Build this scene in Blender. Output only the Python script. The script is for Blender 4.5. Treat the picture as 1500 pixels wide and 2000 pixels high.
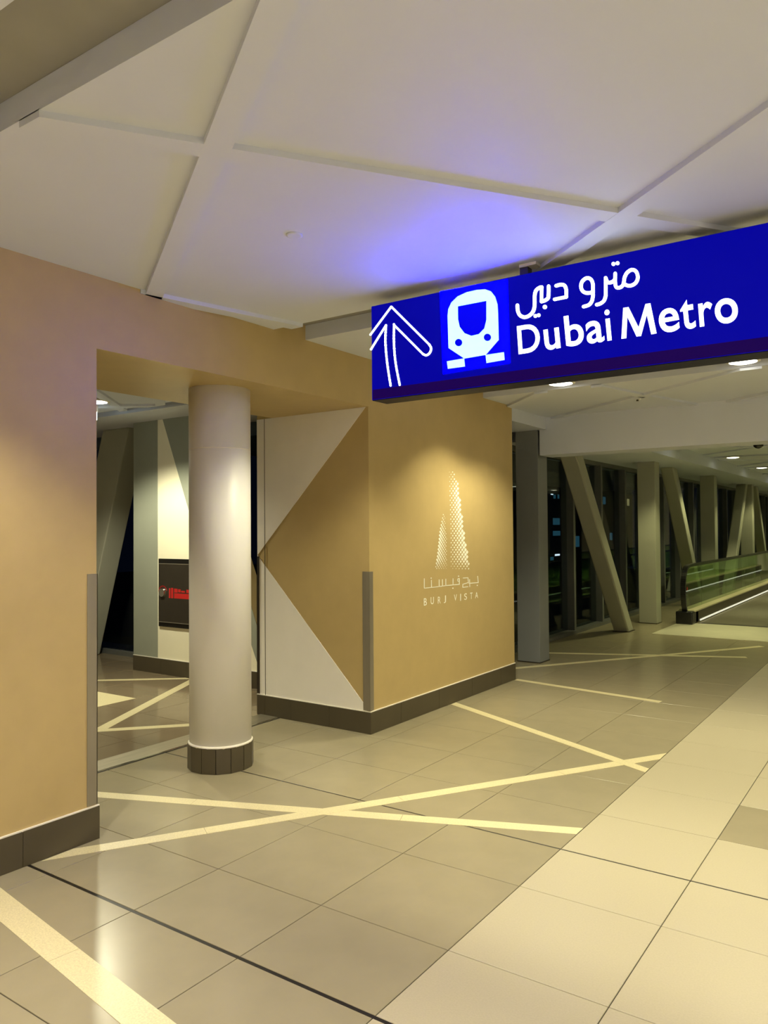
import bpy, math, random
from mathutils import Vector, Matrix
random.seed(7)
for o in list(bpy.data.objects): bpy.data.objects.remove(o)
sc = bpy.context.scene
C = sc.collection

# ------------------------------------------------------------------ camera
F_PX, HC = 1502.3, 1.57
YAW, PIT, ROL = math.radians(-34.924), math.radians(1.238), math.radians(-0.436)
FW = Vector((math.sin(YAW)*math.cos(PIT), math.cos(YAW)*math.cos(PIT), math.sin(PIT)))
RT = Vector((math.cos(YAW), -math.sin(YAW), 0)); UP = RT.cross(FW)
RT2 = RT*math.cos(ROL)+UP*math.sin(ROL); UP2 = -RT*math.sin(ROL)+UP*math.cos(ROL)
cam = bpy.data.cameras.new('camera'); camo = bpy.data.objects.new('camera', cam); C.objects.link(camo)
cam.sensor_fit = 'VERTICAL'; cam.sensor_height = 36.0; cam.lens = F_PX/2000*36.0
cam.clip_start = 0.05; cam.clip_end = 300
m = Matrix((RT2, UP2, -FW)).transposed().to_4x4(); m.translation = (0, 0, HC)
camo.matrix_world = m
sc.camera = camo
# ------------------------------------------------------------------ world, exposure
w = bpy.data.worlds.new('night'); sc.world = w; w.use_nodes = True
w.node_tree.nodes['Background'].inputs[0].default_value = (0.012, 0.018, 0.045, 1)
w.node_tree.nodes['Background'].inputs[1].default_value = 0.10
sc.view_settings.view_transform = 'Standard'; sc.view_settings.look = 'None'
sc.view_settings.exposure = 0.12; sc.view_settings.gamma = 1.0
sc.view_settings.use_curve_mapping = False
LAMP = (1.0, 0.925, 0.74)          # near downlights
LAMP_MID = (1.0, 0.93, 0.62)      # slots behind the sign
LAMP_FAR = (0.98, 0.95, 0.46)     # corridor downlights
LAMP_SIDE = (1.0, 0.95, 0.68)     # side room downlights
W_NEAR, W_CORR, W_SIDE = 195.0, 165.0, 330.0

# ------------------------------------------------------------------ pixel -> place helpers (plane must be known)
def ray(x, y): return RT2*((x-750)/F_PX) - UP2*((y-1000)/F_PX) + FW
def atz(x, y, z=0.0):
    d = ray(x, y); t = (z-HC)/d.z; return Vector((0, 0, HC))+d*t
def atx(x, y, X):
    d = ray(x, y); return Vector((0, 0, HC))+d*(X/d.x)
def aty(x, y, Y):
    d = ray(x, y); return Vector((0, 0, HC))+d*(Y/d.y)

# ------------------------------------------------------------------ materials
def lin(c):
    return tuple(((v/255)/12.92 if v/255 <= .04045 else ((v/255+.055)/1.055)**2.4) for v in c)
M = {}
def mat(name, rgb, rough=.5, metal=0.0, var=0.0, scale=8.0, bump=0.0, bscale=60.0, emit=None, es=0.0, spec=.5, trans=0.0, stretch=None):
    ma = bpy.data.materials.new(name); ma.use_nodes = True; nt = ma.node_tree; b = nt.nodes['Principled BSDF']
    col = lin(rgb)+(1,)
    b.inputs['Base Color'].default_value = col; b.inputs['Roughness'].default_value = rough
    b.inputs['Metallic'].default_value = metal; b.inputs['Specular IOR Level'].default_value = spec
    b.inputs['Transmission Weight'].default_value = trans
    tc = nt.nodes.new('ShaderNodeTexCoord')
    src = tc.outputs['Object']
    if stretch:
        mp = nt.nodes.new('ShaderNodeMapping'); mp.inputs['Scale'].default_value = stretch
        nt.links.new(src, mp.inputs['Vector']); src = mp.outputs['Vector']
    if var > 0:
        n = nt.nodes.new('ShaderNodeTexNoise'); n.inputs['Scale'].default_value = scale; n.inputs['Detail'].default_value = 4
        nt.links.new(src, n.inputs['Vector'])
        r = nt.nodes.new('ShaderNodeValToRGB')
        r.color_ramp.elements[0].position = .3; r.color_ramp.elements[1].position = .7
        r.color_ramp.elements[0].color = tuple(c*(1-var) for c in col[:3])+(1,)
        r.color_ramp.elements[1].color = tuple(min(1, c*(1+var)) for c in col[:3])+(1,)
        nt.links.new(n.outputs['Fac'], r.inputs['Fac']); nt.links.new(r.outputs['Color'], b.inputs['Base Color'])
    if bump > 0:
        n2 = nt.nodes.new('ShaderNodeTexNoise'); n2.inputs['Scale'].default_value = bscale; n2.inputs['Detail'].default_value = 3
        nt.links.new(src, n2.inputs['Vector'])
        bp = nt.nodes.new('ShaderNodeBump'); bp.inputs['Strength'].default_value = bump; bp.inputs['Distance'].default_value = .004
        nt.links.new(n2.outputs['Fac'], bp.inputs['Height']); nt.links.new(bp.outputs['Normal'], b.inputs['Normal'])
    if emit:
        b.inputs['Emission Color'].default_value = emit+(1,); b.inputs['Emission Strength'].default_value = es
    M[name] = ma
    return ma
mat('tile_grey', (145, 136, 112), .23, spec=.27, var=.04, scale=5, bump=.03, bscale=25)
mat('tile_brown', (128, 114, 92), .12, var=.05, scale=5, bump=.02, bscale=25)
mat('tile_beige', (174, 165, 140), .32, var=.04, scale=140)
mat('grout', (62, 56, 42), .8, var=.1)
mat('joint_rubber', (22, 18, 14), .45, var=.1)
mat('terrazzo', (208, 197, 158), .35, var=.13, scale=150)
mat('baseboard', (78, 70, 54), .35, var=.05, scale=6)
mat('white_caulk', (232, 226, 214), .5, var=.02)
mat('gold_paint', (186, 163, 112), .45, var=.035, scale=7, bump=.05, bscale=40)
mat('white_paint', (240, 235, 228), .5, var=.02, scale=5)
mat('ceiling_white', (209, 214, 229), .6, var=.012, scale=3)
mat('ceiling_slot', (150, 148, 142), .7, var=.03)
mat('column_white', (242, 240, 240), .4, var=.015, scale=3)
mat('steel', (150, 142, 128), .36, .5, var=.06, scale=18, stretch=(1, 1, .08))
mat('plate_steel', (226, 220, 196), .3, .35, var=.08, scale=30, stretch=(.15, 1, 1))
mat('dark_metal', (70, 64, 58), .4, .6, var=.05)
mat('threshold_metal', (168, 160, 140), .38, .8, var=.12, scale=30, stretch=(1, .1, 1))
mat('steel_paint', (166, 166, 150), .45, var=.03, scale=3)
mat('steel_paint_shaded', (128, 131, 134), .4, var=.03, scale=3)  # steel_paint made darker and bluer: first pillar's shade put into its colour
mat('mullion_grey', (112, 114, 112), .4, .3, var=.03)
mat('green_grey_paint', (150, 154, 140), .5, var=.03, scale=4)
mat('cream_paint', (244, 238, 212), .5, var=.015, scale=4)
mat('cabinet_dark', (62, 56, 48), .3, .3, var=.06)
mat('black_frame', (22, 20, 18), .4, var=.05)
mat('red_print', (190, 36, 34), .5, var=.05)
mat('chrome', (225, 225, 222), .12, 1.0, var=.02)
mat('rubber_black', (14, 14, 14), .28, var=.1)
mat('belt', (88, 82, 66), .5, var=.06, scale=40, stretch=(1, .1, 1))
mat('deck_cream', (226, 216, 180), .3, .4, var=.05)
mat('skirt_dark', (70, 62, 40), .35, .3, var=.05)
mat('strip_light', (255, 255, 255), .4, emit=(1, 1, .92), es=.5, var=.01)
mat('lens', (255, 250, 235), .4, emit=(1.0, .97, .80), es=9.0, var=.01)
mat('lens_far', (255, 250, 235), .4, emit=(1.0, .98, .76), es=5.0, var=.01)
mat('trim_white', (225, 222, 215), .4, var=.02)
mat('sign_case', (8, 8, 40), .5, .0, spec=.2, var=.03)
mat('sign_blue', (0, 0, 60), .35, spec=.1, emit=(.0, .0, 1.0), es=.30, var=.03, scale=2)
mat('sign_blue_tile', (0, 0, 150), .3, spec=.1, emit=(.0, .0, 1.0), es=52, var=.02)
mat('sign_blue_print', (0, 0, 150), .3, emit=(.0, .0, 1.0), es=.62, spec=.1, var=.02)
mat('sign_white', (255, 255, 255), .4, emit=(.86, .98, 1.0), es=2.0, var=.01)
mat('sign_cyan', (220, 255, 255), .4, emit=(.45, 1.0, 1.0), es=1.0, var=.03)
mat('led_red', (14, 0, 26), .6, spec=.1, emit=(.02, .0, .16), es=.40, var=.35, scale=120)
mat('exit_glow', (240, 255, 255), .4, emit=(.8, 1, 1), es=3.0, var=.01)
mat('logo_white', (255, 253, 240), .4, var=.02)
mat('glass', (205, 220, 225), .0, trans=1.0, spec=.5, var=.0)
mat('glass_green', (176, 214, 150), .0, trans=1.0, spec=.5)
mat('camera_black', (18, 16, 16), .2, var=.05)
mat('tower_dark', (14, 17, 24), .6, var=.1)
mat('tower_window_teal', (20, 60, 80), .3, emit=(.05, .20, .28), es=.26, var=.2, scale=3)
mat('tower_window_white', (200, 200, 200), .3, emit=(.8, .9, 1.0), es=1.4, var=.1)
mat('tower_window_amber', (120, 90, 40), .3, emit=(.8, .65, .25), es=.30, var=.2)
mat('asphalt', (16, 16, 18), .7, var=.2)
mat('car_red', (120, 10, 10), .3, emit=(1, .05, .03), es=.5, var=.05)

M['glass'].node_tree.nodes['Principled BSDF'].inputs['IOR'].default_value = 1.18
# ------------------------------------------------------------------ mesh helpers
class MB:
    def __init__(s): s.v = []; s.f = []
    def add(s, vs, fs):
        n = len(s.v); s.v += [tuple(v) for v in vs]; s.f += [tuple(i+n for i in f) for f in fs]; return s
    def box(s, x0, x1, y0, y1, z0, z1):
        vs = [(x0, y0, z0), (x1, y0, z0), (x1, y1, z0), (x0, y1, z0), (x0, y0, z1), (x1, y0, z1), (x1, y1, z1), (x0, y1, z1)]
        return s.add(vs, [(3, 2, 1, 0), (4, 5, 6, 7), (0, 1, 5, 4), (1, 2, 6, 5), (2, 3, 7, 6), (3, 0, 4, 7)])
    def prism(s, bot, top):     # two matching polygons (bottom counter-clockwise seen from outside-top)
        n = len(bot)
        fs = [tuple(reversed(range(n))), tuple(range(n, 2*n))]+[(i, (i+1) % n, n+(i+1) % n, n+i) for i in range(n)]
        return s.add(list(bot)+list(top), fs)
    def poly(s, pts): return s.add(pts, [tuple(range(len(pts)))])
    def lathe(s, prof, cx, cy, n=48):
        vs = [(cx+r*math.cos(2*math.pi*k/n), cy+r*math.sin(2*math.pi*k/n), z) for r, z in prof for k in range(n)]
        fs = [(i*n+k, i*n+(k+1) % n, (i+1)*n+(k+1) % n, (i+1)*n+k) for i in range(len(prof)-1) for k in range(n)]
        fs += [tuple(reversed(range(n))), tuple(range((len(prof)-1)*n, len(prof)*n))]
        return s.add(vs, fs)
    def build(s, name, material, parent=None, smooth=False, bevel=0.0):
        me = bpy.data.meshes.new(name); me.from_pydata(s.v, [], s.f); me.update()
        me.materials.append(M[material])
        o = bpy.data.objects.new(name, me); C.objects.link(o)
        if smooth:
            for p in me.polygons: p.use_smooth = len(p.vertices) == 4
        if parent: o.parent = parent; o.matrix_parent_inverse = Matrix.Identity(4)
        if bevel:
            b = o.modifiers.new('bevel', 'BEVEL'); b.width = bevel; b.segments = 2; b.limit_method = 'ANGLE'
        return o
def box(name, material, x0, x1, y0, y1, z0, z1, parent=None, bevel=0.0):
    return MB().box(x0, x1, y0, y1, z0, z1).build(name, material, parent, bevel=bevel)
def tag(o, label, cat, group=None):
    o['label'] = label; o['category'] = cat
    if group: o['group'] = group
    return o
def struct(o, label=None):
    o['kind'] = 'structure'
    if label: o['label'] = label
    return o
def thing(name, label, cat, group=None):     # an Empty at the world origin's frame; parts carry world coordinates
    o = bpy.data.objects.new(name, None); C.objects.link(o); o.empty_display_size = .1
    return tag(o, label, cat, group)
def local(o, loc):                           # move the empty to the thing's base, keep the parts in place
    o.location = loc
    for c in o.children: c.matrix_parent_inverse = Matrix.Translation(-Vector(loc))
    return o
def flat_bar(mb, p, q, width, z0, z1, e0=0.0, e1=0.0):
    p = Vector(p[:2]); q = Vector(q[:2]); d = (q-p).normalized(); n = Vector((-d.y, d.x))*width/2
    p = p-d*e0; q = q+d*e1
    c = [p-n, q-n, q+n, p+n]
    return mb.prism([(a.x, a.y, z0) for a in c], [(a.x, a.y, z1) for a in c])
def clip_poly(poly, a, b, c):                # keep a*x+b*y<=c
    out = []
    for i in range(len(poly)):
        p, q = poly[i], poly[(i+1) % len(poly)]
        dp, dq = a*p[0]+b*p[1]-c, a*q[0]+b*q[1]-c
        if dp <= 0: out.append(p)
        if dp*dq < 0:
            t = dp/(dp-dq); out.append((p[0]+(q[0]-p[0])*t, p[1]+(q[1]-p[1])*t))
    return out
def bar_poly(p, q, width, ext=0.0):
    p = Vector(p[:2]); q = Vector(q[:2]); d = (q-p).normalized(); n = Vector((-d.y, d.x))*width/2
    p = p-d*ext; q = q+d*ext
    return [tuple(a) for a in (p-n, q-n, q+n, p+n)]
def slab(mb, poly, z0, z1):
    return mb.prism([(x, y, z0) for x, y in poly], [(x, y, z1) for x, y in poly])

# ================================================================== FLOOR
XB = -1.473
WALLX = -3.482           # face of the gold walls
floor = struct(box('floor', 'grout', -4.63, 2.79, -3.5, 30, -.12, -.0035))
tile_cache = {}
def tile(x0, x1, y0, y1, material, parent, g=.0021, h=.012):
    w_, d_ = round(x1-x0-2*g, 3), round(y1-y0-2*g, 3); key = (w_, d_, material)
    if key not in tile_cache:
        o = MB()
        b = .0012
        lo = [(-w_/2, -d_/2), (w_/2, -d_/2), (w_/2, d_/2), (-w_/2, d_/2)]
        hi = [(-w_/2+b, -d_/2+b), (w_/2-b, -d_/2+b), (w_/2-b, d_/2-b), (-w_/2+b, d_/2-b)]
        vs = [(x, y, -h) for x, y in lo]+[(x, y, -b) for x, y in lo]+[(x, y, 0) for x, y in hi]
        fs = [(8, 9, 10, 11)]+[(i, (i+1) % 4, 4+(i+1) % 4, 4+i) for i in range(4)]+[(4+i, 4+(i+1) % 4, 8+(i+1) % 4, 8+i) for i in range(4)]
        o.add(vs, fs)
        t = o.build('floor_tile', material, parent); tile_cache[key] = t.data
    else:
        t = bpy.data.objects.new('floor_tile', tile_cache[key]); C.objects.link(t); t.parent = parent
    t.location = ((x0+x1)/2, (y0+y1)/2, 0)
    return t
xs_grey = [-4.405, -3.92, -3.31, -2.70, -2.085, XB]
xs_beige = [XB, -.868, -.26, .35, .96, 1.57]
J1, J2 = 2.032, 3.594
ys = [-1.0, -.40, .21, .81, 1.42, J1, 2.505, 3.124, J2, 4.145, 4.716, 5.30, 5.88, 6.46, 7.04, 7.62, 8.20, 8.78, 9.36, 9.94, 10.52, 11.49]
for i in range(len(ys)-1):
    y0, y1 = ys[i], ys[i+1]
    a = y0+(.0065 if y0 in (J1,) else .004 if y0 in (J2,) else 0); b = y1-(.0065 if y1 in (J1,) else .004 if y1 in (J2,) else 0)
    for k in range(len(xs_grey)-1):
        tile(xs_grey[k], xs_grey[k+1], a, b, 'tile_grey', floor)
    for k in range(len(xs_beige)-1):
        accent = (k == 1 and abs(y0-4.145) < .01) or (k == 3 and abs(y0-1.42) < .01)
        t = tile(xs_beige[k], xs_beige[k+1], a, b, 'tile_grey' if accent else 'tile_beige', floor)
        if accent: t['label'] = 'grey accent tile set among the beige floor tiles'
box('floor_tile_field', 'tile_grey', -4.405, XB, 11.495, 30, -.012, 0, floor)
box('floor_tile_field', 'tile_beige', XB, 2.79, 13.2, 30, -.012, 0, floor)
box('floor_tile_field', 'tile_beige', 1.574, 2.79, -3.5, 13.2, -.012, 0, floor)
box('floor_tile_field', 'tile_grey', -4.405, 1.571, -3.5, -1.004, -.012, 0, floor)
box('movement_joint', 'joint_rubber', -4.40, 2.7, J1-.0075, J1+.0075, -.010, -.0015, floor)['label'] = 'dark rubber movement joint across the tiles'
box('movement_joint', 'joint_rubber', -4.40, 2.7, J2-.005, J2+.005, -.010, -.0015, floor)['label'] = 'narrow dark movement joint across the tiles'
# cream inlay strips: centre lines read off the floor plane, clipped by wall and beige field
def strip(p, q, width, parent, xmin=-9, xmax=9, ymin=-9, ymax=40, cut=1.25, top=.0012):
    p = Vector(p[:2]); q = Vector(q[:2]); L = (q-p).length; d = (q-p)/L; n = max(1, round(L/cut))
    for k in range(n):
        a = p+d*(L*k/n+(.0012 if k else 0)); b = p+d*(L*(k+1)/n-(.0012 if k < n-1 else 0))
        pl = bar_poly(a, b, width)
        for cl in ((1, 0, xmax), (-1, 0, -xmin), (0, 1, ymax), (0, -1, -ymin)): pl = clip_poly(pl, *cl)
        if len(pl) > 2: slab(MB(), pl, -.008, top+.0002*(k % 2)).build('inlay_strip', 'terrazzo', parent)
def pxl(a, b, ext0=0.0, ext1=0.0):
    p, q = atz(*a).xy, atz(*b).xy; d = (q-p).normalized(); return p-d*ext0, q+d*ext1
G = dict(xmin=WALLX+.02, xmax=XB-.002)
SP = dict(xmin=-4.40, xmax=XB-.002)
strip(*pxl((190, 1552), (1126, 1623), .6, .3), .088, floor, top=.0012, **SP)
strip(*pxl((192, 1657), (1290, 1478), .6, .3), .088, floor, top=.0018, **G)
strip(*pxl((0, 1765), (290, 2000), .6, .6), .118, floor, top=.0012, **G)
strip(*pxl((888, 1375), (1260, 1504), .3, .3), .080, floor, top=.0024, **G)
strip(*pxl((1012, 1328), (1290, 1371), .3, 0), .075, floor, top=.0012, **G)
strip(*pxl((1012, 1304.5), (1488, 1262.5), .5, 0), .085, floor, top=.0012, xmin=-4.3, xmax=XB-.002, ymin=7.4)
strip(*pxl((1082, 1275.5), (1458, 1284), .4, 0), .085, floor, top=.0018, xmin=-4.3, xmax=XB-.002, ymin=7.4)

# side room floor behind the threshold
floor2 = struct(box('floor.001', 'grout', -10.5, -4.635, -.5, 7.2, -.12, -.0035))
xr = [-10.4+.61*k for k in range(10)]+[-4.635]
yr = [1.2+.61*k for k in range(10)]
for i in range(len(yr)-1):
    for k in range(len(xr)-1): tile(xr[k], xr[k+1], yr[i], yr[i+1], 'tile_brown', floor2)
R2 = dict(xmin=-10, xmax=-4.64)
strip(*pxl((190, 1329), (371, 1325), 1.5, 1.2), .075, floor2, **R2)
strip(*pxl((197, 1424), (371, 1332), 0, .2), .095, floor2, top=.0018, **R2)
strip(*pxl((190, 1427), (371, 1416), .1, 1.2), .085, floor2, **R2)
tri = [atz(265, 1364).xy, atz(190, 1351).xy, atz(190, 1381).xy]
ext = tri[0]+(tri[1]-tri[0])*1.6, tri[0]+(tri[2]-tri[0])*1.6
slab(MB(), [tuple(tri[0]), tuple(ext[0]), tuple(ext[1])], -.008, .0012).build('inlay_triangle', 'terrazzo', floor2)['label'] = 'cream triangular floor inlay'

thr = struct(box('trim_1', 'threshold_metal', -4.625, -4.425, 2.42, 4.78, -.01, .006), 'brushed metal threshold strip across the opening')
box('edge_strip', 'chrome', -4.425, -4.411, 2.42, 4.78, -.01, .007, thr)
box('gap', 'joint_rubber', -4.411, -4.402, 2.42, 4.78, -.011, .0005, thr)

# ================================================================== CEILING
ZS = 2.985
ceil = struct(box('ceiling', 'ceiling_slot', -10.5, 2.79, -3.5, 30, ZS, ZS+.12))
RIB_W, RIB_H = .094, .022
def raft(y0, y1, x0, x1, zb, ribs):
    r = box('ceiling_raft', 'ceiling_white', x0, x1, y0, y1, zb+RIB_H, ZS-.001, ceil)
    for k, (p, q) in enumerate(ribs):
        pl = bar_poly(p, q, RIB_W, ext=.02)
        for cl in ((1, 0, x1), (-1, 0, -x0), (0, 1, y1), (0, -1, -y0)): pl = clip_poly(pl, *cl)
        if len(pl) > 2: slab(MB(), pl, zb-.0004*(k % 3), zb+RIB_H+.004).build('rib', 'ceiling_white', r)
    return r
base_ribs = [((-2.32, 1.31), (-.62, 3.79)), ((-1.20, 1.345), (-3.52, 2.785)), ((.62, 1.87), (-1.04, 3.235)), ((-1.04, 3.235), (-1.70, 3.79)),
             ((-3.515, 2.70), (-3.262, 3.79)), ((.62, 1.87), (1.72, 3.79)), ((.62, 1.87), (.22, 1.30)), ((1.3, 1.30), (2.79, 2.4))]
def shifted(dy, dx=0.0): return [((p[0]+dx, p[1]+dy), (q[0]+dx, q[1]+dy)) for p, q in base_ribs]
raft(1.34, 3.73, WALLX, 2.79, 2.868, base_ribs)
raft(-1.37, 1.024, WALLX, 2.79, 2.868, shifted(-2.71))
raft(4.05, 6.35, WALLX, 2.79, 2.862, shifted(2.71, -.25))
raft(6.69, 8.33, -3.53, 2.79, 2.816,
     [((-3.56, 7.36), (-2.85, 6.66)), ((-3.6, 8.48), (-2.165, 7.45)), ((-2.165, 7.45), (-1.05, 6.66)), ((-2.36, 6.66), (-2.165, 7.45)),
      ((-2.165, 7.45), (-1.87, 8.5)), ((-1.87, 8.6), (-.60, 7.62)), ((-.6, 7.62), (.6, 6.7)), ((-.6, 7.62), (0, 8.4))])
for k in range(7):
    y0 = 8.98+3.06*k
    x0 = -3.10
    raft(y0, y0+2.74, x0, 2.79, 2.80, [((-3.1, y0+.3), (-2.1, y0+1.3)), ((-2.1, y0+1.3), (-1.1, y0+2.74)), ((-3.1, y0+2.2), (-2.1, y0+1.3)), ((-2.1, y0+1.3), (-.9, y0)),
         ((-.9, y0), (.4, y0+1.3)), ((-1.1, y0+2.74), (.4, y0+1.3))])
# raft in the side room
raft(-.5, 4.95, -10.2, -4.52, 2.80, [((-6.75, 4.98), (-5.3, 3.3)), ((-6.2, 5.0), (-4.9, 3.9)), ((-8.2, 3.6), (-6.2, 4.98)), ((-6.9, 2.6), (-5.3, 3.3))])
# dropped soffits and beam along the window side
struct(box('trim_2', 'ceiling_white', -4.75, -3.53, 7.33, 8.33, 2.70, ZS-.001), 'dropped ceiling soffit between wall end and first pillar')
struct(box('trim_3', 'ceiling_white', -4.75, -3.10, 8.70, 30, 2.625, ZS-.001), 'long dropped soffit above the corridor windows')
struct(box('trim_4', 'ceiling_white', -3.61, 2.79, 8.33, 8.70, 2.405, ZS-.001), 'deep white bulkhead beam across the corridor')
struct(box('trim_5', 'ceiling_white', -10.2, -4.52, 5.02, 7.2, 2.79, ZS-.001), 'dropped ceiling strip over the side room windows')

# ================================================================== WALLS
JAMB, PIER0, PIER1 = 2.40, 4.785, 7.33
BACK = -4.49
wl = MB().box(BACK, WALLX, -3.5, JAMB, 0, ZS).box(BACK, WALLX, JAMB, PIER0, 2.513, ZS)
wall_left = struct(wl.build('wall_left', 'gold_paint'))
pier = MB().box(-4.665, WALLX, PIER0, PIER1, 0, ZS)
wall_pier = struct(pier.build('wall_pier', 'gold_paint'), 'freestanding gold wall pier between the opening and the corridor')
# white triangular panels on the pier's side
A = (-4.664, 1.352); T = .004
def side_panel(pts, name='white_panel'):
    bot = [(x, PIER0-T, z) for x, z in pts]; top = [(x, PIER0+.001, z) for x, z in pts]
    return MB().prism(list(reversed(bot)), list(reversed(top))).build(name, 'white_paint', wall_pier)
side_panel([(-4.664, .172), (-3.515, .172), (-3.515, .20), A][:4])
side_panel([A, (-3.505, 2.512), (-4.664, 2.512)])
box('panel_joint', 'dark_metal', -4.578, -4.573, PIER0-.0052, PIER0-.003, .172, 2.512, wall_pier)
# side room walls
struct(box('wall_right', 'white_paint', 2.70, 2.79, -3.5, 8.70, 0, ZS))
win4 = struct(box('window_4', 'mullion_grey', 2.66, 2.79, 8.70, 30, 0, .05))
for k in range(16): box('mullion', 'mullion_grey', 2.66, 2.79, 8.72+1.395*k, 8.79+1.395*k, .05, ZS-.001, win4)
for k in range(15): box('pane', 'glass', 2.72, 2.74, 8.79+1.395*k, 8.72+1.395*(k+1), .05, ZS-.001, win4)
struct(box('wall_back', 'white_paint', WALLX, 2.70, -3.5, -3.4, 0, ZS))
struct(box('wall_end', 'white_paint', -4.6, 2.70, 29.9, 30, 0, ZS))
CW0, CW1, CWY = -7.325, -6.25, 5.53
wall_side = struct(box('wall_side_room', 'cream_paint', CW0, CW1, CWY, CWY+.32, 0, ZS), 'cream wall with grey painted bands in the side room')
def wall_panel(pts, material, y=CWY):
    bot = [(x, y-.003, z) for x, z in pts]; top = [(x, y+.001, z) for x, z in pts]
    return MB().prism(list(reversed(bot)), list(reversed(top))).build('painted_band', material, wall_side)
wall_panel([(CW0, .17), (-6.907, .17), (-6.907, 2.79), (CW0, 2.79)], 'green_grey_paint')
wall_panel([(-6.39, 1.76), (CW1, 1.42), (CW1, 2.79), (-6.82, 2.79)], 'green_grey_paint')
struct(box('wall_far', 'white_paint', -10.5, -4.5, -.5, -.4, 0, ZS))
struct(box('wall_outer', 'white_paint', -10.5, -10.4, -.4, 5.9, 0, ZS))
# low wall and window beside the pier
def xz_prism(pts, y0, y1): return MB().prism([(x, y0, z) for x, z in pts], [(x, y1, z) for x, z in pts])
low = struct(xz_prism([(-6.24, 2.63), (-5.28, .33), (-5.28, 0), (-6.24, 0)], CWY, CWY+.2).build('wall_low', 'cream_paint'), 'low sloping cream wall end seen between column and pier')
xz_prism([(-6.24, 2.63), (-5.28, .33), (-5.36, .17), (-6.24, 2.05)], CWY-.003, CWY+.001).build('painted_band', 'green_grey_paint', low)
# baseboards of dark tiles
def baseboard(name, axis, c, a, b, joints, h=.166, th=.013, sign=1):
    root = None
    pts = [a]+sorted(joints)+[b]
    if axis == 'x': root = box(name, 'white_caulk', min(c, c+sign*th*.8), max(c, c+sign*th*.8), a, b, h-.004, h+.006)
    else: root = box(name, 'white_caulk', a, b, min(c, c+sign*th*.8), max(c, c+sign*th*.8), h-.004, h+.006)
    struct(root)
    for p, q in zip(pts[:-1], pts[1:]):
        p += .0012; q -= .0012
        c1 = c+sign*th
        if axis == 'x': box('baseboard_tile', 'baseboard', min(c, c1), max(c, c1), p, q, .0005, h, root, bevel=.001)
        else: box('baseboard_tile', 'baseboard', p, q, min(c, c1), max(c, c1), .0005, h, root, bevel=.001)
    box('joint_backing', 'white_caulk', *( (min(c, c+sign*.006), max(c, c+sign*.006), a, b) if axis == 'x' else (a, b, min(c, c+sign*.006), max(c, c+sign*.006)) ), .001, h-.005, root)
    return root
j0 = atx(42, 1690, WALLX).y
baseboard('baseboard_left', 'x', WALLX, -3.4, JAMB+.012, [j0-.6*k for k in range(9) if j0-.6*k > -3.3])
pj = [atx(781, 1390, WALLX).y, atx(833, 1372, WALLX).y, atx(879, 1355, WALLX).y, atx(960, 1325, WALLX).y]
pj = [pj[0]+.6*k for k in range(5) if pj[0]+.6*k < PIER1-.05]
baseboard('baseboard_pier', 'x', WALLX, PIER0-.012, PIER1, pj)
baseboard('baseboard_pier_side', 'y', PIER0, -4.668, WALLX+.012, [-4.575, aty(570, 1385, PIER0).x, aty(645, 1400, PIER0).x], sign=-1)
baseboard('baseboard_side_room', 'y', CWY, CW0, -4.70, [-6.84, -6.43, -6.0, -5.6, -5.1], sign=-1)

# stainless corner guards
def guard(name, mb, z0, z1, label):
    return tag(mb, label, 'corner guard')
g1 = MB().box(WALLX-.0, WALLX+.004, PIER0-.006, PIER0+.042, .176, 1.240).box(WALLX-.062, WALLX+.004, PIER0-.008, PIER0-.004, .176, 1.240).build('corner_guard', 'steel')
tag(g1, 'stainless corner guard on the pier edge beside the white triangle', 'corner guard')
g2 = MB().box(WALLX, WALLX+.004, JAMB-.055, JAMB+.004, .176, 1.35).box(WALLX-.06, WALLX+.004, JAMB, JAMB+.004, .176, 1.35).build('corner_guard', 'steel')
tag(g2, 'stainless corner guard on the edge of the left gold wall', 'corner guard')
g3 = MB().box(-4.669, -4.665, PIER0-.008, PIER0+.05, .176, 1.34).box(-4.669, -4.640, PIER0-.008, PIER0-.004, .176, 1.34).build('corner_guard', 'dark_metal')
tag(g3, 'dark metal corner guard on the far edge of the white painted pier side', 'corner guard')

# ================================================================== WHITE ROUND COLUMN
CX, CY = -3.868, 3.612
col = thing('column', 'round white column with dark tiled skirt standing in the opening', 'column')
MB().lathe([(.204, .166), (.204, 2.5135)], CX, CY, 72).build('shaft', 'column_white', col, smooth=True)
MB().lathe([(.2115, .160), (.2135, .168), (.204, .176)], CX, CY, 48).build('skirt_cap', 'white_caulk', col, smooth=True)
MB().lathe([(.2043, 2.103), (.2046, 2.104), (.2046, 2.106), (.2043, 2.107)], CX, CY, 72).build('seam', 'white_caulk', col)
NS = 14
for k in range(NS):
    a0, a1 = 2*math.pi*(k+.02)/NS, 2*math.pi*(k+.98)/NS
    ro, ri = .2165, .2040
    q = [(CX+r_*math.cos(a), CY+r_*math.sin(a)) for r_, a in ((ri, a0), (ro, a0), (ro, a1), (ri, a1))]
    slab(MB(), q, .001, .163).build('skirt_tile', 'baseboard', col)
MB().lathe([(.2035, .001), (.2035, .16)], CX, CY, 48).build('skirt_core', 'grout', col)
local(col, (CX, CY, 0))

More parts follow.
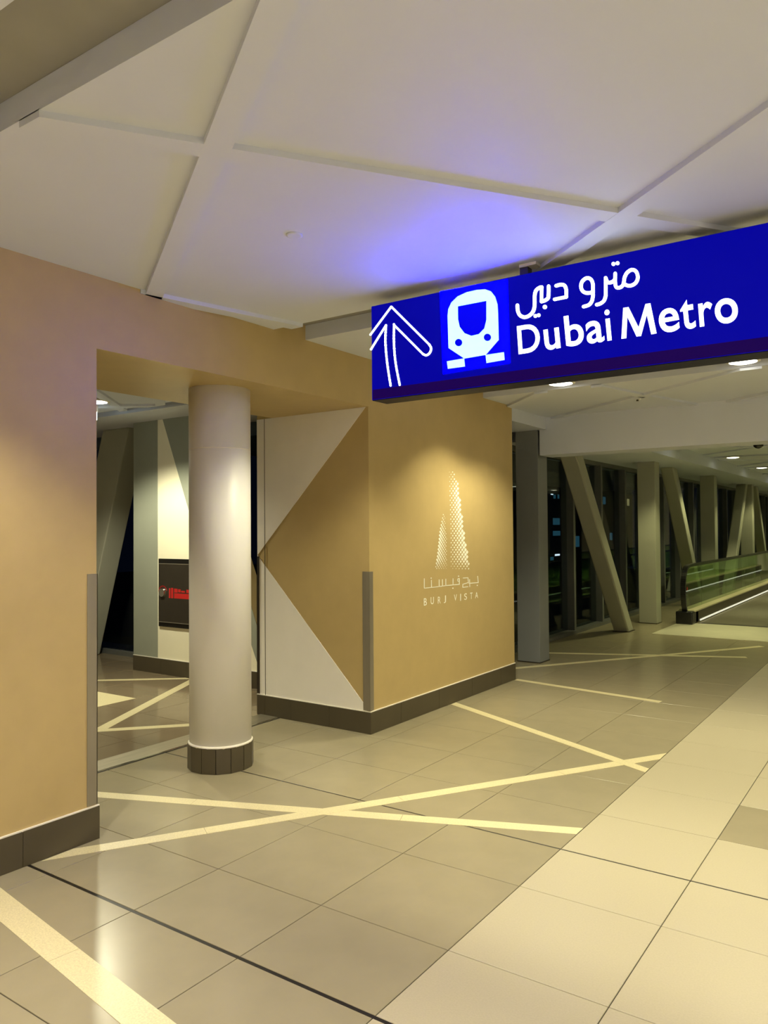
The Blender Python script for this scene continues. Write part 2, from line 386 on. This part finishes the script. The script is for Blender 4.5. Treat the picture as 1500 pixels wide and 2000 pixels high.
# ================================================================== LETTERING HELPERS
def glyph_mesh(ch, offset):
    cu = bpy.data.curves.new('glyph', 'FONT'); cu.body = ch; cu.size = 1.0; cu.offset = offset; cu.resolution_u = 6
    o = bpy.data.objects.new('glyph', cu); C.objects.link(o)
    dg = bpy.context.evaluated_depsgraph_get(); me = bpy.data.meshes.new_from_object(o.evaluated_get(dg))
    bpy.data.objects.remove(o); bpy.data.curves.remove(cu)
    vs = [v.co.copy() for v in me.vertices]; fs = [tuple(p.vertices) for p in me.polygons]
    bpy.data.meshes.remove(me)
    x0, x1 = min(v.x for v in vs), max(v.x for v in vs); y0, y1 = min(v.y for v in vs), max(v.y for v in vs)
    return [((v.x-x0)/(x1-x0), (v.y-y0)/(y1-y0)) for v in vs], fs
def glyph(name, ch, BL, BR, TL, material, parent, offset=.0, push=Vector((0, 0, 0))):
    uv, fs = glyph_mesh(ch, offset)
    mb = MB(); mb.add([BL+(BR-BL)*u+(TL-BL)*v+push for u, v in uv], fs)
    return mb.build(name, material, parent)
def smooth_line(pts, n=6):
    if len(pts) < 3: return pts
    out = []
    for i in range(len(pts)-1):
        p0, p1, p2, p3 = pts[max(i-1, 0)], pts[i], pts[i+1], pts[min(i+2, len(pts)-1)]
        for k in range(n):
            t = k/n
            out.append(tuple(.5*((2*b)+(-a+c)*t+(2*a-5*b+4*c-d)*t*t+(-a+3*b-3*c+d)*t**3) for a, b, c, d in zip(p0, p1, p2, p3)))
    return out+[pts[-1]]
def stroke2(mb, pts, wd, place, curve=True, round_ends=True):      # 2-D stroke placed by place(u,v)->Vector
    if curve: pts = smooth_line(pts)
    for i in range(len(pts)-1):
        a, b = Vector(pts[i]), Vector(pts[i+1]); d = b-a
        if d.length < 1e-9: continue
        d.normalize(); n = Vector((-d.y, d.x))*wd/2
        mb.add([place(*(a-n)), place(*(b-n)), place(*(b+n)), place(*(a+n))], [(0, 1, 2, 3)])
    rng = range(len(pts)) if round_ends else range(1, len(pts)-1)
    for i in rng: disc2(mb, pts[i], wd/2, place)
def disc2(mb, c, r_, place, n=12):
    mb.add([place(c[0]+r_*math.cos(2*math.pi*k/n), c[1]+r_*math.sin(2*math.pi*k/n)) for k in range(n)], [tuple(range(n))])

# ================================================================== HANGING BLUE SIGN
SY = 3.50
SX0, SX1, SZ0, SZ1 = -2.523, .55, 2.290, 2.826
sign = thing('hanging_sign', 'long dark blue backlit metro sign hanging from the ceiling', 'sign')
box('case', 'sign_case', SX0, SX1, SY+.006, SY+.15, SZ0, SZ1, sign, bevel=.003)
face = box('face_panel', 'sign_blue', SX0+.004, SX1-.004, SY, SY+.0062, SZ0+.004, SZ1-.004, sign)
def sp(x, y, off=0.0): return aty(x, y, SY-off)
def on_sign(ox, oy, s, off):            # crop pixel -> point on the sign face
    return lambda u, v: Vector((lambda p: (p.x, SY-off, p.z))(aty(ox+u/s, oy+v/s, SY)))
P1 = on_sign(700, 420, 3.75, .004)
def flip(mb):
    mb.f = [tuple(reversed(f)) for f in mb.f]; return mb
# arrow
ar = MB()
P1a = on_sign(700, 420, 3.75, .003)
stroke2(ar, [(90, 878), (243, 672), (520, 948)], 15, P1a, curve=False)
stroke2(ar, [(520, 948), (534, 975), (526, 1008), (500, 1028), (474, 1018)], 15, P1a)
stroke2(ar, [(474, 1018), (263, 806), (262, 800)], 15, P1a, curve=False)
stroke2(ar, [(263, 806), (262, 930), (274, 1080), (305, 1245)], 15, P1a)
stroke2(ar, [(94, 985), (204, 808)], 15, P1a, curve=False)
stroke2(ar, [(204, 808), (200, 930), (213, 1085), (238, 1250)], 15, P1a)
flip(ar).build('arrow', 'sign_white', sign)['label'] = 'white outlined upward arrow'
# train tile
tl = MB(); P0 = on_sign(700, 420, 3.75, .0015)
tl.add([P0(598, 560), P0(622, 1165), P0(1112, 1085), P0(1092, 470)], [(0, 1, 2, 3)])
tilep = tl.build('icon_tile', 'sign_blue_tile', sign)
body = [(655, 740), (660, 690), (682, 642), (728, 597), (795, 566), (870, 549), (930, 545), (973, 560), (1004, 600), (1021, 655), (1025, 720), (1030, 915), (935, 1025), (778, 1052), (662, 975)]
P3 = on_sign(700, 420, 3.75, .003); P4 = on_sign(700, 420, 3.75, .0045)
tr = MB().poly([P3(*p) for p in reversed(body)])
train = tr.build('train_icon', 'sign_cyan', sign); train['label'] = 'white front view of a metro train'
MB().poly([P4(*p) for p in reversed([(732, 670), (940, 630), (940, 770), (925, 832), (885, 873), (830, 886), (780, 866), (745, 820), (733, 765)])]).build('train_window', 'sign_blue_print', train)
for c in ((737, 935), (948, 897)):
    d = MB(); disc2(d, c, 27, P4, 20); flip(d).build('train_lamp', 'sign_blue_print', train)
for q in ([(650, 1072), (777, 1050), (783, 1110), (657, 1127)], [(933, 1025), (1068, 1005), (1073, 1062), (940, 1085)]):
    MB().poly([P3(*p) for p in reversed(q)]).build('train_foot', 'sign_cyan', train)
# Latin wording
def sg(o, s): return lambda p: Vector((lambda a: (a.x, SY-.003, a.z))(aty(o[0]+p[0]/s, o[1]+p[1]/s, SY)))
A4, A5 = sg((1000, 560), 6.6667), sg((1200, 540), 5.0)
for ch, fn, BL, BR, TL, off in (
    ('D', A4, (90, 882), (378, 838), (65, 517), .012), ('u', A4, (437, 836), (638, 802), (410, 565), .014), ('b', A4, (712, 790), (950, 752), (674, 388), .014),
    ('a', A4, (985, 752), (1212, 716), (952, 464), .014), ('i', A4, (1241, 708), (1307, 697), (1203, 306), .006),
    ('e', A5, (450, 562), (646, 528), (424, 330), .014), ('t', A5, (662, 528), (800, 504), (633, 242), .014), ('r', A5, (836, 494), (972, 472), (818, 266), .014), ('o', A5, (998, 478), (1222, 440), (968, 236), .016)):
    glyph('letter', ch, fn(BL), fn(BR), fn(TL), 'sign_white', sign, off)
mp = [(70, 610), (88, 308), (140, 300), (238, 498), (305, 270), (353, 263), (414, 556), (362, 567), (318, 375), (262, 583), (218, 588), (128, 395), (118, 604)]
mm = MB()
# M as convex pieces
for q in ([(70, 610), (118, 604), (128, 395), (140, 300), (88, 308)], [(128, 395), (218, 588), (240, 585), (238, 498), (140, 300)], [(240, 585), (262, 583), (318, 375), (305, 270), (238, 498)], [(318, 375), (362, 567), (414, 556), (353, 263), (305, 270)]):
    mm.poly([A5(p) for p in q])
mm.build('letter', 'sign_white', sign)
# Arabic wording
PA = on_sign(995, 500, 5.5556, .003)
def arab(strokes, dots, w_=37):
    mb = MB()
    for s_, cv in strokes: stroke2(mb, s_, w_, PA, curve=cv)
    o = flip(mb).build('arabic_letter', 'sign_white', sign)
    for c, r_ in dots:
        d = MB(); disc2(d, c, r_, PA, 16); flip(d).build('letter_dot', 'sign_white', o)
    return o
arab([([(89, 535), (92, 590), (115, 642), (165, 666), (222, 645), (262, 598), (276, 530), (277, 430), (292, 375), (330, 345), (352, 340)], True),
      ([(352, 340), (350, 495)], False), ([(350, 495), (392, 482), (422, 456), (427, 420), (428, 328)], True)], [((387, 555), 24), ((284, 652), 21), ((320, 644), 21)])
arab([([(508, 325), (560, 312), (600, 322), (617, 362), (619, 400)], True), ([(619, 400), (620, 446), (492, 472)], False)], [])
arab([([(905, 392), (855, 404), (803, 388), (778, 335), (793, 277), (838, 242), (880, 250), (904, 290), (909, 350), (908, 435), (895, 495), (862, 533), (806, 551)], True)], [])
arab([([(1046, 238), (1047, 350), (1046, 430), (1028, 486), (988, 518), (948, 530)], True), ([(1046, 240), (1068, 285), (1105, 288), (1140, 266), (1150, 240)], True),
      ([(1150, 190), (1150, 300), (1165, 342), (1205, 342), (1238, 310), (1250, 240), (1276, 186), (1325, 152), (1370, 164), (1393, 212), (1390, 262), (1360, 304), (1312, 324), (1272, 318), (1240, 296)], True)],
     [((1131, 88), 22), ((1175, 80), 22)])
box('led_strip', 'led_red', SX0+.01, SX1-.01, SY-.002, SY+.001, SZ0+.006, SZ0+.060, sign)['label'] = 'faint red dot matrix strip along the sign bottom'
for bx_ in (-1.612, .10):
    br = box('hanger', 'dark_metal', bx_-.022, bx_+.022, SY+.05, SY+.10, SZ1-.002, 2.90, sign)
    box('hanger_plate', 'trim_white', bx_-.02, bx_+.07, SY+.04, SY+.11, 2.876, 2.892, sign)
local(sign, ((SX0+SX1)/2, SY+.07, SZ1))

# ================================================================== WALL LOGO
logo = thing('wall_logo', 'white twin tower logo with Arabic and Latin lettering on the gold pier', 'logo')
LX = WALLX+.0012
def on_wall(ox, oy, s): return lambda u, v: (lambda p: Vector((LX, p.y, p.z)))(atx(ox+u/s, oy+v/s, WALLX))
PW = on_wall(0, 0, 1.0)
def tower(left, right, y0, y1, dy, dx, slant):
    mb = MB(); y = y0; r_ = 0
    def ip(tab, yy):
        for (ya, xa), (yb, xb) in zip(tab[:-1], tab[1:]):
            if ya <= yy <= yb: return xa+(xb-xa)*(yy-ya)/(yb-ya)
        return tab[-1][1]
    while y < y1:
        l, r2 = ip(left, y), ip(right, y); x = l+(dx/2 if r_ % 2 else 0)
        f = min(1, .45+.55*min((y-y0)/40, (y1-y)/18))
        while x <= r2:
            e = .42+.62*((x-l)/(r2-l+.01) if slant > 0 else 1-(x-l)/(r2-l+.01))
            hx, hy = dx*.42*e*f, dy*.86*e*f
            mb.add([PW(x-hx, y+slant*.3), PW(x, y+hy), PW(x+hx, y-slant*.3), PW(x, y-hy)], [(0, 1, 2, 3)])
            x += dx
        y += dy; r_ += 1
    o = mb.build('tower_print', 'logo_white', logo); o['kind'] = 'stuff'; return o
tower([(920, 877.5), (1040, 881), (1113, 881)], [(920, 886), (945, 895), (985, 899), (1013, 903), (1048, 907), (1065, 910), (1113, 918)], 922, 1112, 4.6, 6.2, 1)
tower([(1003, 866), (1035, 860), (1085, 855), (1113, 850)], [(1003, 870), (1050, 872), (1113, 873)], 1005, 1112, 3.4, 4.6, -1)
P2 = on_wall(815, 1040, 11.538)
lg = MB()
for s_ in ([(155, 1040), (155, 1255), (400, 1230), (640, 1197), (945, 1170), (945, 1035), (908, 1048), (905, 1095), (942, 1105)], [(315, 1075), (318, 1232)], [(490, 1065), (490, 1215)], [(565, 1060), (565, 1206)],
           [(640, 1050), (640, 1197)], [(803, 1040), (803, 1182)], [(1030, 1027), (1140, 1020), (1150, 1130), (1025, 1165), (1022, 1237), (1140, 1222)], [(1176, 1060), (1180, 1225)], [(1160, 1147), (1372, 1130), (1358, 985)]):
    stroke2(lg, s_, 17, P2, curve=False)
for c in ((310, 1030), (800, 1255), (928, 985), (1350, 1192)): disc2(lg, c, 15, P2)
flip(lg).build('arabic_lettering', 'logo_white', logo)
for ch, l, r_, t, b in (('B', 145, 212, 1475, 1650), ('U', 300, 370, 1448, 1622), ('R', 462, 524, 1440, 1605), ('J', 595, 645, 1415, 1592), ('V', 825, 890, 1390, 1545), ('I', 965, 983, 1380, 1540), ('S', 1055, 1118, 1366, 1522), ('T', 1188, 1243, 1350, 1502), ('A', 1302, 1367, 1337, 1484)):
    sl = (r_-l)*.16
    glyph('letter', ch, P2(l, b), P2(r_, b-sl), P2(l, t+sl), 'logo_white', logo, .004)
local(logo, (LX, 5.9, .9))

# ================================================================== DOWNLIGHTS
def downlight(x, y, z, watts, label, group, far=False, r_=.105, color=LAMP, angle=116, blend=.45):
    t = thing('downlight', label, 'downlight', group)
    MB().lathe([(r_*.9, ZS), (r_*.9, z+.02), (r_+.022, z+.018), (r_+.022, z+.004), (r_, z)], x, y, 32).build('housing', 'trim_white', t, smooth=True)
    MB().lathe([(.01, z-.012), (r_*.6, z-.010), (r_*.97, z-.001), (r_*.97, z+.002)], x, y, 32).build('lens', 'lens_far' if far else 'lens', t, smooth=True)
    L = bpy.data.lights.new('downlight_beam', 'SPOT'); L.energy = watts; L.color = color; L.spot_size = math.radians(angle); L.spot_blend = blend; L.shadow_soft_size = .07
    lo = bpy.data.objects.new('downlight_beam', L); C.objects.link(lo); lo.location = (x, y, z-.02); lo.parent = t
    return local(t, (x, y, z))
gN = 'downlights in the ceiling slots near the sign'
ordn = ['nearest the gold wall', 'second from the gold wall', 'third from the gold wall', 'farthest from the gold wall']
for ys_, zz, where, pw, lc in ((-1.54, 2.862, 'slot by the back wall', 1.05, LAMP), (1.18, 2.862, 'slot before the sign', 1.05, LAMP), (3.89, 2.862, 'slot right behind the sign', .80, LAMP_MID), (6.53, 2.852, 'slot at the logo pier', .66, LAMP_MID)):
    for xx, od in zip((-2.62, -1.12, .38, 1.88), ordn):
        downlight(xx, ys_, zz, W_NEAR*pw, f'round downlight in the ceiling {where}, {od}', gN, color=lc)
downlight(-2.78, 5.92, 2.858, 125, 'wall-washing downlight in the panel above the logo pier', None, color=LAMP_MID, r_=.07, angle=112, blend=.5)
gC = 'downlights along the bridge corridor'
rows = ['first', 'second', 'third', 'fourth', 'fifth', 'sixth']
for k in range(1, 7):
    for xx, od in zip((-2.76, -.7, 1.3), ('nearest the windows', 'on the middle line', 'farthest from the windows')):
        downlight(xx, 8.98+3.06*k-.16, 2.80, W_CORR, f'corridor downlight in the {rows[k-1]} row past the beam, {od}', gC, True, color=LAMP_FAR)
downlight(-6.42, 4.42, 2.795, W_SIDE, 'bright downlight in the side room ceiling by the cabinet wall', None, color=LAMP_SIDE, angle=138)
downlight(-5.35, 2.2, 2.795, W_SIDE*.5, 'second downlight in the side room ceiling behind the left wall', None, color=LAMP_SIDE)

# ceiling fittings
p = atz(575, 459, 2.888)
cp = MB().lathe([(.03, 2.882), (.036, 2.884), (.036, 2.8905)], p.x, p.y, 32).build('cover_plate', 'ceiling_white', smooth=True)
tag(cp, 'small white round cover plate on the ceiling panel left of the sign', 'cover plate')
p = atz(1245, 780, 2.836)
spk = thing('sprinkler', 'tiny ceiling sprinkler head on the panel behind the sign', 'sprinkler')
MB().lathe([(.03, 2.833), (.034, 2.836), (.034, 2.8385)], p.x, p.y, 20).build('plate', 'trim_white', spk, smooth=True)
MB().lathe([(.012, 2.818), (.010, 2.834)], p.x, p.y, 12).build('head', 'dark_metal', spk, smooth=True)
local(spk, (p.x, p.y, 2.838))
p = atz(1481, 866, 2.80)
dc = thing('dome_camera', 'black dome security camera on the corridor ceiling', 'camera')
MB().lathe([(.085, 2.80), (.09, 2.805), (.09, 2.825)], p.x, p.y, 28).build('ring', 'camera_black', dc, smooth=True)
MB().lathe([(.012, 2.722), (.04, 2.731), (.066, 2.756), (.078, 2.80)], p.x, p.y, 28).build('dome', 'camera_black', dc, smooth=True)
local(dc, (p.x, p.y, 2.825))
# lit sign seen edge-on in the side room
q0 = aty(187.5, 808, 4.55)
es = thing('edge_lit_sign', 'glowing edge-lit sign blade hanging in the side room', 'sign')
box('blade', 'exit_glow', q0.x-.30, q0.x+.012, 4.545, 4.555, 2.655, 2.735, es); box('rail', 'trim_white', q0.x-.30, q0.x+.012, 4.535, 4.565, 2.735, 2.80, es)
local(es, (q0.x-.15, 4.55, 2.80))

# ================================================================== PILLARS AND BRACES
PY = [8.33, 12.69, 17.05, 21.41, 25.77]
ords = ['first', 'second', 'third', 'fourth', 'fifth']
for k, y in enumerate(PY):
    t = thing('steel_pillar', f'square pale steel-clad pillar, {ords[k]} along the corridor windows from the gold pier', 'pillar')
    box('shaft', 'steel_paint_shaded' if k == 0 else 'steel_paint', -3.915 if k == 0 else -3.80, -3.635 if k == 0 else -3.52, y, y+.27, 0, 2.70 if k == 0 else 2.626, t, bevel=.004)
    box('base_plate', 'dark_metal', (-3.92 if k == 0 else -3.805), (-3.63 if k == 0 else -3.515), y-.004, y+.274, 0, .012, t)
    local(t, (-3.7, y+.13, 0))
def brace(yb, yt, zt, label, x0=-3.83, x1=-3.60, d=.26):
    mb = MB().prism([(x0, yb, 0), (x1, yb, 0), (x1, yb+d, 0), (x0, yb+d, 0)], [(x0, yt, zt), (x1, yt, zt), (x1, yt+d, zt), (x0, yt+d, zt)])
    t = thing('diagonal_brace', label, 'brace')
    mb.build('shaft', 'steel_paint', t, bevel=.02)
    box('base_plate', 'dark_metal', x0-.01, x1+.01, yb-.01, yb+d+.01, 0, .008, t)
    return local(t, ((x0+x1)/2, yb+d/2, 0))
brace(11.50, 9.35, 2.626, 'slanted steel brace between the first and second pillar')
brace(16.12, 14.15, 2.626, 'slanted steel brace between the second and third pillar, behind the glass balustrade')
brace(19.05, 21.10, 2.626, 'slanted steel brace before the fourth pillar, leaning towards it')
brace(24.4, 22.55, 2.626, 'slanted steel brace just beyond the fourth pillar')

# ================================================================== CORRIDOR WINDOWS
win = struct(box('window_1', 'mullion_grey', -4.46, -4.20, 7.36, 29.9, 0, .05))
box('head_rail', 'mullion_grey', -4.40, -4.26, 7.36, 29.9, 2.56, 2.63, win)
fy = [8.53+1.22*k for k in range(18)]
for y in fy: box('mullion', 'mullion_grey', -4.42, -4.22, y-.035, y+.035, .05, 2.56, win)
edges = [7.36]+fy+[29.9]
for a, b in zip(edges[:-1], edges[1:]):
    if b-a > .2: box('pane', 'glass', -4.345, -4.325, a+.036, b-.036, .05, 2.56, win)
struct(box('wall_pier_return', 'white_paint', -4.64, -4.40, PIER1, 7.40, 0, 2.70))
# side room window with its brace
win2 = struct(box('window_2', 'mullion_grey', -10.4, -7.33, 6.05, 6.17, 0, .06))
for x in (-10.35, -9.0, -7.38): box('mullion', 'black_frame', x-.03, x+.03, 6.06, 6.16, .06, 2.79, win2)
for a, b in ((-10.32, -9.03), (-8.97, -7.41)): box('pane', 'glass', a, b, 6.10, 6.12, .06, 2.79, win2)
win3 = struct(box('window_3', 'mullion_grey', CW1, -4.67, 6.25, 6.35, 0, .06))
box('pane', 'glass', CW1, -4.67, 6.29, 6.31, .06, 2.79, win3)
bt = aty(229, 830, 5.75); bb_ = aty(207, 943, 5.75)
# leaning box brace: right front edge through (251,827) and (203,1066)
e1, e2 = aty(252, 829, 5.70), aty(203, 1066, 5.70)
sl = (e1.x-e2.x)/(e1.z-e2.z); xb = e1.x-sl*e1.z; xt = e1.x+sl*(2.79-e1.z); BWd = .50
sb = thing('diagonal_brace', 'slanted steel brace in front of the dark side room window', 'brace')
MB().prism([(xb-BWd, 5.70, 0), (xb, 5.70, 0), (xb, 5.97, 0), (xb-BWd, 5.97, 0)], [(xt-BWd, 5.70, 2.79), (xt, 5.70, 2.79), (xt, 5.97, 2.79), (xt-BWd, 5.97, 2.79)]).build('shaft', 'steel_paint', sb, bevel=.012)
box('base_plate', 'dark_metal', xb-BWd-.01, xb+.01, 5.61, 5.94, 0, .008, sb)
local(sb, (xb-.25, 5.78, 0))

# ================================================================== FIRE CABINET
c0 = aty(309.5, 1091, CWY-.02); c1 = aty(311, 1223, CWY-.02)
KX0, KX1, KZ0, KZ1 = c0.x, c0.x+.92, c1.z, c0.z
cab = thing('fire_cabinet', 'dark wall cabinet with red lettering on the cream side room wall', 'cabinet')
KY = CWY-.02
box('frame', 'black_frame', KX0, KX1, KY, CWY-.0005, KZ0, KZ1, cab, bevel=.002)
dr = box('door', 'cabinet_dark', KX0+.02, KX1-.02, KY-.012, KY+.001, KZ0+.055, KZ1-.05, cab, bevel=.002)
box('door_trim', 'steel', KX0+.022, KX1-.022, KY-.014, KY-.002, KZ1-.057, KZ1-.050, cab)
box('door_trim', 'steel', KX0+.022, KX1-.022, KY-.014, KY-.002, KZ0+.050, KZ0+.057, cab)
kx, kz = aty(320, 1157, KY).x, aty(320, 1157, KY).z
lk = MB()
n = 20
lk.prism([(kx+.05*math.cos(2*math.pi*k/n), KY-.012, kz+.05*math.sin(2*math.pi*k/n)) for k in range(n)], [(kx+.045*math.cos(2*math.pi*k/n), KY-.035, kz+.045*math.sin(2*math.pi*k/n)) for k in range(n)])
lk.build('latch_knob', 'chrome', cab)
rg = MB(); stroke2(rg, [(kx+.07*math.cos(math.radians(a)), kz+.07*math.sin(math.radians(a))) for a in range(20, 171, 15)], .012, lambda u, v: Vector((u, KY-.0135, v)), curve=False)
rg.build('latch_ring', 'red_print', cab)
lt = MB()
for (a, b, za, zb) in ((.10, .125, -.055, .05), (.135, .17, -.055, .055), (.185, .80, -.055, .0), (.185, .24, .008, .05), (.25, .29, .012, .045), (.30, .36, .012, .03), (.38, .42, .01, .045), (.44, .50, .012, .032), (.52, .56, .01, .045), (.58, .64, .012, .03)):
    lt.box(kx+a, kx+b, KY-.0135, KY-.011, kz+za, kz+zb)
lt.build('red_lettering', 'red_print', cab)
local(cab, ((KX0+KX1)/2, CWY, KZ0))

# ================================================================== MOVING WALKWAY
mw = thing('moving_walkway', 'moving walkway with glass balustrade and steel landing plate', 'moving walkway')
WY0, WY1 = 12.85, 29.5
box('landing_plate', 'plate_steel', -3.27, -.55, 11.50, 13.10, -.012, .004, mw)
box('comb_plate', 'dark_metal', -2.98, -1.70, 13.10, 13.22, -.012, .006, mw)
box('belt', 'belt', -2.98, -1.70, 13.22, WY1, -.012, .003, mw)
def balustrade(x, sgn):       # x = glass line; sgn +1: belt on the +x side
    lo, hi = sorted((x-sgn*.13, x+sgn*.13))
    MB().box(lo, hi, WY0, WY0+.42, 0, .205).build('newel_base', 'rubber_black', mw, bevel=.02)
    lo2, hi2 = sorted((x+sgn*.02, x+sgn*.13))
    prism = MB().prism([(lo, WY0+.25, 0), (hi, WY0+.25, 0), (hi, WY1, 0), (lo, WY1, 0)], [(lo, WY0+.25, .19), (hi, WY0+.25, .19), (hi, WY1, .19), (lo, WY1, .19)])
    prism.build('skirt', 'skirt_dark', mw)
    MB().box(lo-.004, hi+.004, WY0+.18, WY1, .19, .215).build('deck', 'deck_cream', mw, bevel=.004)
    a, b = sorted((x+sgn*.131, x+sgn*.139))
    MB().box(a, b, WY0+.5, WY1, .02, .045).build('light_strip', 'strip_light', mw)
    # rounded glass end and handrail following it
    prof = [(WY0+.10, .20), (WY0+.03, .34), (WY0+.0, .50), (WY0+.015, .66), (WY0+.08, .80), (WY0+.2, .885), (WY0+.38, .91)]
    sm = smooth_line(prof, 5)
    gl = [(y+.03, z) for y, z in sm]+[(WY1, .91), (WY1, .20)]
    k_ = 0
    y = WY0+1.2; first = [(x_, z_) for x_, z_ in gl[:-2]]+[(y, .91), (y, .20)]
    MB().prism([(x+.006, a_, b_) for a_, b_ in first], [(x-.006, a_, b_) for a_, b_ in first]).build('glass_panel', 'glass_green', mw)
    while y < WY1-.1:
        y2 = min(y+2.0, WY1); MB().box(x-.006, x+.006, y+.006, y2, .20, .91).build('glass_panel', 'glass_green', mw); y = y2
    hr = MB(); path = sm+[(WY1, .91)]
    for i in range(len(path)-1):
        (ya, za), (yb, zb) = path[i], path[i+1]
        d = Vector((yb-ya, zb-za)).normalized(); nn = Vector((-d.y, d.x))
        def ring(yc, zc): return [(x-.038, yc+nn.x*-.004, zc+nn.y*-.004), (x+.038, yc+nn.x*-.004, zc+nn.y*-.004), (x+.038, yc+nn.x*.036, zc+nn.y*.036), (x-.038, yc+nn.x*.036, zc+nn.y*.036)]
        A_, B_ = ring(ya, za), ring(yb, zb)
        hr.prism(A_, B_)
    hr.build('handrail', 'rubber_black', mw)
balustrade(-3.14, 1)
balustrade(-1.55, -1)
lab = MB(); disc2(lab, (12.98+.08, .56), .03, lambda u, v: Vector((-3.132, u, v)), 14); flip(lab).build('warning_sticker', 'red_print', mw)
local(mw, (-2.35, 12.3, 0))

# ================================================================== OUTSIDE, NIGHT
gr = box('ground_outside', 'asphalt', -120, -5.2, -20, 140, -6.3, -6.0); struct(gr)
def building(x, y0, y1, h, label, px_lit, seed):
    t = thing('apartment_tower', label, 'building')
    box('wall', 'tower_dark', x-12, x, y0, y1, -6, h, t)
    for (a, b, c, d, mm_) in px_lit:
        p, q = atx(a, b, x+.02), atx(c, d, x+.02)
        if y0 < p.y < y1 and y0 < q.y < y1: box('window', mm_, x-.05, x+.04, min(p.y, q.y), max(p.y, q.y), min(p.z, q.z), max(p.z, q.z), t)
    rnd = random.Random(seed); yy = y0+1.5
    while yy < y1-2:
        zz = -4.0
        while zz < h-2.5:
            if rnd.random() < .16: box('window', rnd.choice(['tower_window_teal', 'tower_window_teal', 'tower_window_amber']), x-.05, x+.03, yy, yy+1.4, zz, zz+1.3, t)
            zz += 3.2
        yy += 3.4
    return local(t, (x-6, (y0+y1)/2, -6))
lit = [(1081, 918, 1085, 926, 'tower_window_teal'), (1089, 919, 1092, 926, 'tower_window_teal'), (1081, 943, 1086, 950, 'tower_window_teal'), (1089, 942, 1092, 950, 'tower_window_teal'),
       (1081, 966, 1085, 974, 'tower_window_teal'), (1089, 966, 1092, 974, 'tower_window_teal'), (1080, 1012, 1093, 1025, 'tower_window_teal'), (1080, 1037, 1094, 1046, 'tower_window_teal'),
       (1076, 964.5, 1080, 966.5, 'tower_window_white'), (1084, 1082.5, 1093, 1085, 'tower_window_white'), (1075, 1088, 1081, 1094, 'tower_window_teal'), (1086, 917, 1088, 918.5, 'tower_window_white'), (1076, 943, 1079, 946, 'tower_window_white')]
building(-34, 70, 96, 34, 'dark apartment tower with teal lit windows beyond the first pillar', lit, 3)
building(-46, 108, 150, 40, 'dark far tower with scattered lit windows beyond the second pillar', [], 11)
for k, (cx_, cz_) in enumerate(((219, 1250), (203, 1262))):
    p = aty(cx_, cz_, 30)
    lp = thing('street_lamp', ('taller' if k == 0 else 'shorter')+' of two white street lamps outside the side room window', 'lamp', 'street lamps outside the side room')
    box('post', 'dark_metal', p.x-.05, p.x+.05, 29.95, 30.05, -6, p.z, lp); box('head', 'tower_window_white', p.x-.08, p.x+.08, 29.9, 30.1, p.z, p.z+.26, lp)
    local(lp, (p.x, 30, -6))
